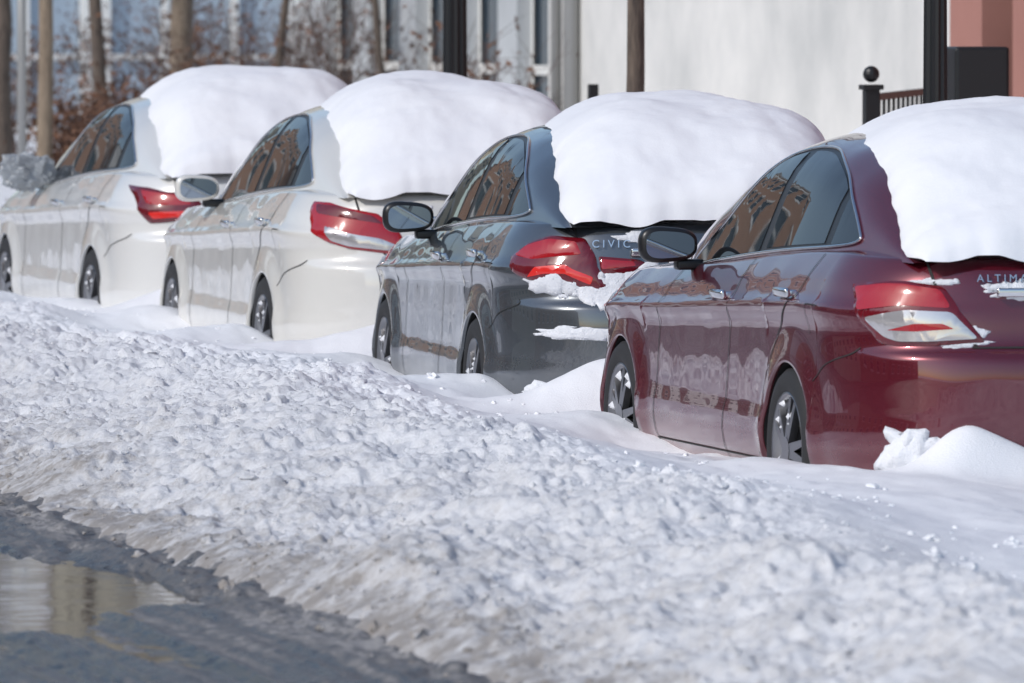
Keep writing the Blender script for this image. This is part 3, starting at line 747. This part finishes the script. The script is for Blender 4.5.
roffA = [.10, .05, .015, .0, 0, .010, .050, .065, .080, .095, .115, .155]
zshA = [.985, .985, .99, 1.0, .985, .94, .885, .86, .83, .78, .72, .71]
dloA = [(2.06, .895), (1.72, 1.08), (1.34, 1.31), (.97, 1.385), (.56, 1.385), (.18, 1.305), (-.10, 1.19), (-.28, 1.09), (-.31, 1.045), (-.1, 1.02), (.4, .995), (1.0, .960), (1.6, .918)]
roofA = ([-.84, -.70, -.35, .02, .42, .92, 1.42, 1.85, 2.6], [.975, 1.05, 1.22, 1.375, 1.455, 1.48, 1.43, 1.27, .88])
panesA = [('front_door_glass', .92, 2.2), ('rear_door_glass', .02, .86), ('quarter_glass', -.5, -.02)]
common = dict(nx=3.4, ny=2.1, roffv=roffA, bag=False, mz=.975, panes=panesA, dlo=dloA, roof=roofA, zshv=zshA)
c4 = Car(**{**common, **dict(mmat=M_black, seed=3.3, thick=[.14, .20, .21, .16, .13, .12, .11, .1, .08], lights=li_red,
         blobs=lambda c: [(c.a_x(.66), .26, .17, .09, .045, 7), (c.a_x(.46), .20, .16, .035, .03, 6), (c.a_x(.25), .875, .15, .035, .008, 12), (c.a_x(.52), .668, .14, .012, .004, 8), (c.a_x(.60), .905, .12, .010, .004, 8), (c.a_x(.14), .62, .10, .03, .007, 8), (c.a_x(.44), .71, .06, .025, .005, 8)])})
c3 = Car(**{**common, **dict(wb=2.70, Lr=1.02, Wd=.895, zshv=[.985, .985, .985, .985, .97, .935, .885, .855, .82, .76, .71, .69],
         roof=([-.86, -.70, -.36, .08, .52, 1.0, 1.45, 1.88, 2.6], [.975, 1.05, 1.19, 1.345, 1.42, 1.445, 1.39, 1.23, .87]),
         dlo=[(2.08, .895), (1.74, 1.07), (1.38, 1.275), (1.02, 1.355), (.62, 1.356), (.25, 1.285), (-.08, 1.165), (-.30, 1.065), (-.32, 1.03), (-.1, 1.005), (.4, .985), (1.0, .953), (1.6, .915)],
         panes=[('front_door_glass', .95, 2.2), ('rear_door_glass', .04, .89), ('quarter_glass', -.5, 0)], mmat=M_black, seed=8.1,
         thick=[.16, .22, .24, .19, .15, .14, .13, .1, .08], lights=li_gry, mz=.96,
         blobs=lambda c: [(c.a_x(.66), .72, .17, .065, .018, 14), (c.a_x(.46), .70, .15, .075, .018, 14), (c.a_x(.30), .74, .13, .07, .014, 14), (c.a_x(.60), .50, .22, .028, .006, 14), (c.a_x(.28), .93, .16, .03, .007, 12), (c.a_x(.40), .24, .22, .08, .03, 10), (c.a_x(.68), .20, .20, .08, .04, 10), (c.a_x(.20), .60, .12, .04, .008, 10)])})
c2 = Car(**{**common, **dict(wb=2.80, Lr=1.08, mmat=None, seed=14.2, thick=[.17, .23, .24, .19, .16, .15, .14, .1, .08], lights=li_w2,
         blobs=lambda c: [(c.a_x(.5), .2, .2, .05, .03, 8), (c.a_x(.3), .93, .1, .02, .006, 6)])})
c1 = Car(**{**common, **dict(wb=2.80, Lr=1.08, mmat=None, bag=True, seed=21.7, thick=[.19, .25, .26, .22, .18, .17, .15, .1, .08], lights=li_w1,
         blobs=lambda c: [(c.a_x(.5), .2, .2, .05, .03, 8)])})
build_car(c4, (7.83, 30.66), math.radians(.54), P_red)
build_car(c3, (7.75, 36.20), math.radians(-2.6), P_gry)
build_car(c2, (7.88, 42.23), math.radians(.1), P_wh)
build_car(c1, (7.83, 47.60), math.radians(1.9), P_wh2)

# ---------------------------------------------------------------- buildings
def facade(bm, O, U, N, width, height, wins, zr, depth=.18):
    O = Vector(O); U = Vector(U).normalized(); N = Vector(N).normalized(); Zv = Vector((0, 0, 1))
    us = sorted(set([0, width]+[x for w_ in wins for x in w_])); zs = sorted(set([0, height]+[x for w_ in zr for x in w_]))
    def q(pts, mi):
        f = bm.faces.new([bm.verts.new(p) for p in pts]); f.material_index = mi
    P = lambda u, z, d=0: O+U*u+Zv*z-N*d
    for i in range(len(us)-1):
        for j in range(len(zs)-1):
            u0, u1, z0, z1 = us[i], us[i+1], zs[j], zs[j+1]
            if (u0, u1) in wins and (z0, z1) in zr:
                q([P(u0, z0), P(u1, z0), P(u1, z0, depth), P(u0, z0, depth)], 1); q([P(u0, z1), P(u1, z1), P(u1, z1, depth), P(u0, z1, depth)], 0)
                q([P(u0, z0), P(u0, z1), P(u0, z1, depth), P(u0, z0, depth)], 0); q([P(u1, z0), P(u1, z1), P(u1, z1, depth), P(u1, z0, depth)], 0)
                q([P(u0, z0, depth), P(u1, z0, depth), P(u1, z1, depth), P(u0, z1, depth)], 2)
                t = .09
                for a, b, c_, d in ((u0, u0+t, z0, z1), (u1-t, u1, z0, z1), (u0+t, u1-t, z0, z0+t), (u0+t, u1-t, z1-t, z1), (u0+t, u1-t, (z0+z1)/2-t/2, (z0+z1)/2+t/2)):
                    q([P(a, c_, depth-.04), P(b, c_, depth-.04), P(b, d, depth-.04), P(a, d, depth-.04)], 1)
                for zz in (z0-.16, z1+.01):
                    pts = [P(u0-.1, zz, -.05), P(u1+.1, zz, -.05), P(u1+.1, zz+.15, -.05), P(u0-.1, zz+.15, -.05)]; q(pts, 1)
                    q([P(u0-.1, zz+.15, -.05), P(u1+.1, zz+.15, -.05), P(u1+.1, zz+.15, 0), P(u0-.1, zz+.15, 0)], 1)
            else: q([P(u0, z0), P(u1, z0), P(u1, z1), P(u0, z1)], 0)
def block(name, x0, x1, y0, y1, h, mat, faces, win_w=1.1, gap=1.4, fh=3.4, sill=1.0, wh=1.9):
    root = empty(name, (x0, y0, -.15)); bm = bmesh.new(); W_, D = x1-x0, y1-y0
    nfl = int(h//fh)
    zr = [(k_*fh+sill, k_*fh+sill+wh) for k_ in range(nfl)]
    def wins(L):
        n = max(1, int((L-1)//(win_w+gap))); s = (L-n*win_w)/(n+1); return [(s+i*(win_w+s), s+i*(win_w+s)+win_w) for i in range(n)]
    specs = {'-x': ((0, 0, 0), (0, 1, 0), (-1, 0, 0), D), '+x': ((W_, 0, 0), (0, 1, 0), (1, 0, 0), D), '-y': ((0, 0, 0), (1, 0, 0), (0, -1, 0), W_), '+y': ((0, D, 0), (1, 0, 0), (0, 1, 0), W_)}
    for kf, (O, U, N, L) in specs.items():
        if kf in faces: facade(bm, O, U, N, L, h, wins(L), zr)
        else: facade(bm, O, U, N, L, h, [], [])
    bm_obj('walls_and_windows', bm, [mat, M_trim, M_pane], root, False)
    box('roof', (W_/2, D/2, h+.15), (W_+.5, D+.5, .3), M_conc, root)
    box('cornice', (W_/2, D/2, h-.35), (W_+.3, D+.3, .25), M_trim, root)
    return root
block('brick_apartment_house', -19, 2, 150, 165, 24, M_brick, ['-y', '+x'], 1.5, 1.3)
block('white_apartment_house', -42, -19.1, 146, 165, 19, M_white, ['-y', '+x'], 1.4, 1.3)
block('cream_apartment_house', 3.5, 11, 165, 180, 18, M_cream, ['-y'], 1.3, 1.6)
yy = 15
for i, (L, h, m) in enumerate([(14, 8.5, M_brick3), (12, 9.5, M_brick), (16, 8, M_cream), (11, 9.5, M_brick3), (13, 8.6, M_brick), (15, 9, M_white), (13, 10, M_brick3)]):
    block('row_house', -26, -14, yy, yy+L-.05, h, m, ['+x', '-y'], 1.1, 1.2); yy += L
wbld = block('white_building', 15.0, 27, 52.9, 67.0, 9, M_white, [])
tube('downpipe', [(-.07, 12.9, 0), (-.07, 12.9, 8)], .07, M_galv, wbld)
tube('conduit', [(-.05, 13.6, 0), (-.05, 13.6, 8)], .04, M_galv, wbld)
rb = empty('salmon_building', (14.6, 30, -.1)); bm = bmesh.new()
add_box(bm, (4, 11.2, 4.5), (7.2, 22.4, 9))
for k_ in range(11): add_box(bm, (.2, 22.1-k_*1.55, 4.5), (.5, .8, 9), 0)
bm_obj('walls', bm, M_salmon, rb, False); bm = bmesh.new()
for k_ in range(10): add_box(bm, (.38, 21.32-k_*1.55, 2.2), (.06, .7, 3.6))
bm_obj('windows', bm, M_pane, rb, False)
gb = empty('glass_fronted_building', (12, 112, -.1)); bm = bmesh.new()
add_box(bm, (11, 6, 7), (22, 11.6, 14)); bm_obj('walls', bm, M_cream, gb, False)
bm = bmesh.new(); add_box(bm, (11, .1, 1.9), (21.4, .1, 2.9)); bm_obj('glazing', bm, simple('shop_glass', (.36, .43, .50), .1, 0, 0, .8), gb, False)
bm = bmesh.new()
for k_ in range(22): add_box(bm, (.5+k_*1.0, -.02, 1.9), (.10 if k_ % 3 else .42, .12, 3.0))
add_box(bm, (11, -.02, .35), (21.6, .13, .35)); add_box(bm, (11, -.03, 3.5), (21.8, .2, .3)); add_box(bm, (11, -.015, 1.5), (21.6, .1, .08)); bm_obj('mullions', bm, M_trim, gb, False)
block('grey_building', 16.2, 26, 69, 84, 8, M_pale, ['-x', '-y'], 1.5, .7, sill=.3, wh=2.6)

# ---------------------------------------------------------------- street furniture
def lamp_post(px, X, r):
    x, y = W(px, X=X); root = empty('street_lamp', (x, y, .1))
    n = 24; prof = [(0, r*2.1), (.25, r*2.1), (.3, r*1.7), (.8, r*1.6), (.9, r*1.15), (4.2, r*.85), (4.25, r*1.3), (4.35, r*1.3)]
    V = []; Fa = []
    for z, rr in prof:
        for k_ in range(n):
            a = 2*math.pi*k_/n; q = rr*(1-.12*(k_ % 2)); V.append((q*math.cos(a), q*math.sin(a), z))
    for i in range(len(prof)-1):
        for k_ in range(n): Fa.append((i*n+k_, i*n+(k_+1) % n, (i+1)*n+(k_+1) % n, (i+1)*n+k_))
    mk('post', V, Fa, M_iron, root, False)
    v, f = lathe([(4.35, .07), (4.4, .16), (4.8, .2), (5.0, .17), (5.1, .06)], 24, 'z'); mk('globe', v, f, simple('lamp_glass', (.7, .7, .68), .3), root)
    v, f = lathe([(5.1, .2), (5.14, .2), (5.3, .05), (5.45, .01)], 24, 'z'); mk('finial', v, f, M_iron, root)
lamp_post(455, 10.5, .072)
lamp_post(935, 10.5, .056)
x, y = W(22, X=10.6); r_ = empty('sign_post', (x, y, .1)); tube('pole', [(0, 0, 0), (0, 0, 3.2)], .04, M_galv, r_); box('sign_plate', (0, -.05, 2.9), (.45, .01, .6), M_plate, r_)
x, y = W(975, X=11.9); uc = empty('utility_cabinet', (x, y, .1))
bm = bmesh.new(); add_box(bm, (0, 0, 1.36), (.31, .3, .62), .02); add_box(bm, (0, 0, .55), (.1, .1, .99)); add_box(bm, (0, 0, .04), (.4, .4, .08), .01); bm_obj('housing', bm, M_iron, uc, False)
box('blue_label', (0, -.155, 1.10), (.2, .01, .05), simple('blue_label', (.02, .1, .5), .4), uc)
fx0, fy0 = W(871, dep=46); fx1, fy1 = W(930, dep=50.5)
fr = empty('iron_fence', (fx0, fy0, .22)); D = Vector((fx1-fx0, fy1-fy0, 0)); L = D.length; D.normalize(); bm = bmesh.new(); ang = Matrix.Rotation(math.atan2(D.y, D.x), 4, 'Z')
add_box(bm, (0, 0, .65), (.085, .085, 1.3), .006); add_box(bm, (0, 0, 1.31), (.12, .12, .03), .004)
for z in (.15, 1.25): add_box(bm, D*(L/2)+Vector((0, 0, z)), (L, .035, .04), 0, ang)
for k_ in range(int(L/.36)): add_box(bm, D*(.2+k_*.36)+Vector((0, 0, .68)), (.018, .018, 1.12), 0, ang)
g = bmesh.ops.create_uvsphere(bm, u_segments=14, v_segments=10, radius=.048); bmesh.ops.translate(bm, vec=(0, 0, 1.385), verts=g['verts'])
bm_obj('rails_and_pickets', bm, M_iron, fr, False)
fx0, fy0 = W(593, dep=52)
fr = empty('iron_fence', (fx0, fy0, .2)); bm = bmesh.new(); add_box(bm, (0, 0, .65), (.06, .06, 1.3))
for z in (.15, 1.2): add_box(bm, (.35, 0, z), (.7, .035, .04))
for k_ in range(6): add_box(bm, (.1+k_*.11, 0, .65), (.016, .016, 1.1))
bm_obj('rails_and_pickets', bm, M_iron, fr, False)

# ---------------------------------------------------------------- trees and shrubs
def branch(V, Fa, p, d, L, r, depth, rnd, tips, nmin=4):
    n = 4; path = [p]; q = Vector(p); dd = Vector(d)
    for i in range(n):
        dd = (dd+Vector((rnd.uniform(-1, 1), rnd.uniform(-1, 1), rnd.uniform(-.4, .8)))*.16).normalized(); q = q+dd*L/n; path.append(q.copy())
    tube_data(path, [r*(1-.45*i/n) for i in range(n+1)], 7 if depth > 2 else nmin, V, Fa, False)
    if depth == 0: tips.append(path[-1]); return
    for k_ in range(rnd.choice([2, 3, 3])):
        t = rnd.randint(2, n); a = rnd.uniform(0, 6.28); sp = rnd.uniform(.45, .9)
        o = dd.orthogonal().normalized(); o.rotate(Matrix.Rotation(a, 3, dd)); nd = (dd+o*sp).normalized()
        tips.append(path[t]); branch(V, Fa, path[t], nd, L*rnd.uniform(.6, .8), r*.5, depth-1, rnd, tips, nmin)
def leafs(nm, tips, cnt, rnd, root, s=.05, spread=.25):
    V = []; Fa = []
    for i in range(cnt):
        p = rnd.choice(tips)+Vector((rnd.gauss(0, 1), rnd.gauss(0, 1), rnd.gauss(0, 1)))*spread*.5
        a = Vector((rnd.uniform(-1, 1), rnd.uniform(-1, 1), rnd.uniform(-1, 1))).normalized(); b = a.orthogonal().normalized(); s_ = s*rnd.uniform(.6, 1.3); m = len(V)
        V += [p-a*s_, p+b*s_*.5, p+a*s_, p-b*s_*.5]; Fa.append((m, m+1, m+2, m+3))
    mk(nm, V, Fa, M_leaf, root, False)
def tree(name, x, y, r, h, seed, mat, lean=(0, 0), leaves=0):
    rnd = random.Random(seed); V = []; Fa = []; tips = []
    n = 8; path = [Vector((lean[0]*(i/n)+rnd.uniform(-.02, .02), lean[1]*(i/n), h*i/n)) for i in range(n+1)]
    root = empty(name, (x, y, .05)); tube_data(path, [r*(1.25 if i == 0 else 1-.4*i/n) for i in range(n+1)], 12, V, Fa, False)
    for k_ in range(6):
        a = k_*1.1+rnd.random(); i = rnd.randint(5, 8); branch(V, Fa, path[i], Vector((math.cos(a), math.sin(a), .8)).normalized(), h*.35, r*.45, 3, rnd, tips)
    mk('trunk_and_limbs', V, Fa, mat, root)
    if leaves: leafs('leaves', tips, leaves, rnd, root)
x, y = W(635, X=10.7); tree('street_tree', x, y, .062, 4.2, 3, M_bark)
x, y = W(43, X=10.9); tree('street_tree', x, y, .075, 4.5, 5, M_bark2, (.05, .1))
x, y = W(105, dep=82); tree('street_tree', x, y, .08, 5, 6, M_bark, (-.2, .1), 200)
x, y = W(2, dep=85); tree('street_tree', x, y, .12, 5, 9, M_bark)
x, y = W(180, dep=88); tree('street_tree', x, y, .15, 5, 10, M_bark2, (.1, .1))
x, y = W(262, dep=80); tree('street_tree', x, y, .05, 4, 16, M_bark, (.5, .1), 100)
x, y = W(315, dep=90); tree('street_tree', x, y, .13, 5, 12, M_bark, (.3, .1), 200)
x, y = W(400, dep=78); tree('street_tree', x, y, .045, 4, 15, M_bark, (-.5, .1), 100)
def shrub(px, dep, h, seed, leaves=500):
    rnd = random.Random(seed); V = []; Fa = []; tips = []; x, y = W(px, dep=dep); root = empty('bare_shrub', (x, y, .1))
    for k_ in range(9):
        a = rnd.uniform(0, 6.28); sp = rnd.uniform(.15, .7); branch(V, Fa, Vector((math.cos(a)*.1, math.sin(a)*.1, 0)), Vector((math.cos(a)*sp, math.sin(a)*sp, 1)).normalized(), h*.45, .022, 3, rnd, tips, 3)
    mk('stems', V, Fa, M_twig, root, False); leafs('leaves', tips, leaves, rnd, root, .04, .25)
for i, (px, dep, h) in enumerate([(70, 74, 1.1), (120, 78, 1.2), (150, 73, 1.1), (165, 76, 1.3), (215, 86, 2.0), (255, 82, 2.3), (300, 80, 2.6), (345, 84, 2.4), (395, 88, 2.5), (435, 84, 2.0), (480, 68, 1.9), (10, 92, 1.8), (150, 95, 2.3), (230, 99, 2.4), (370, 99, 2.4), (90, 70, 1.0), (375, 80, 2.0), (200, 78, 1.4)]):
    shrub(px, dep, h, 100+i, 1100 if px < 205 else 220)
print('objects', len(bpy.data.objects))
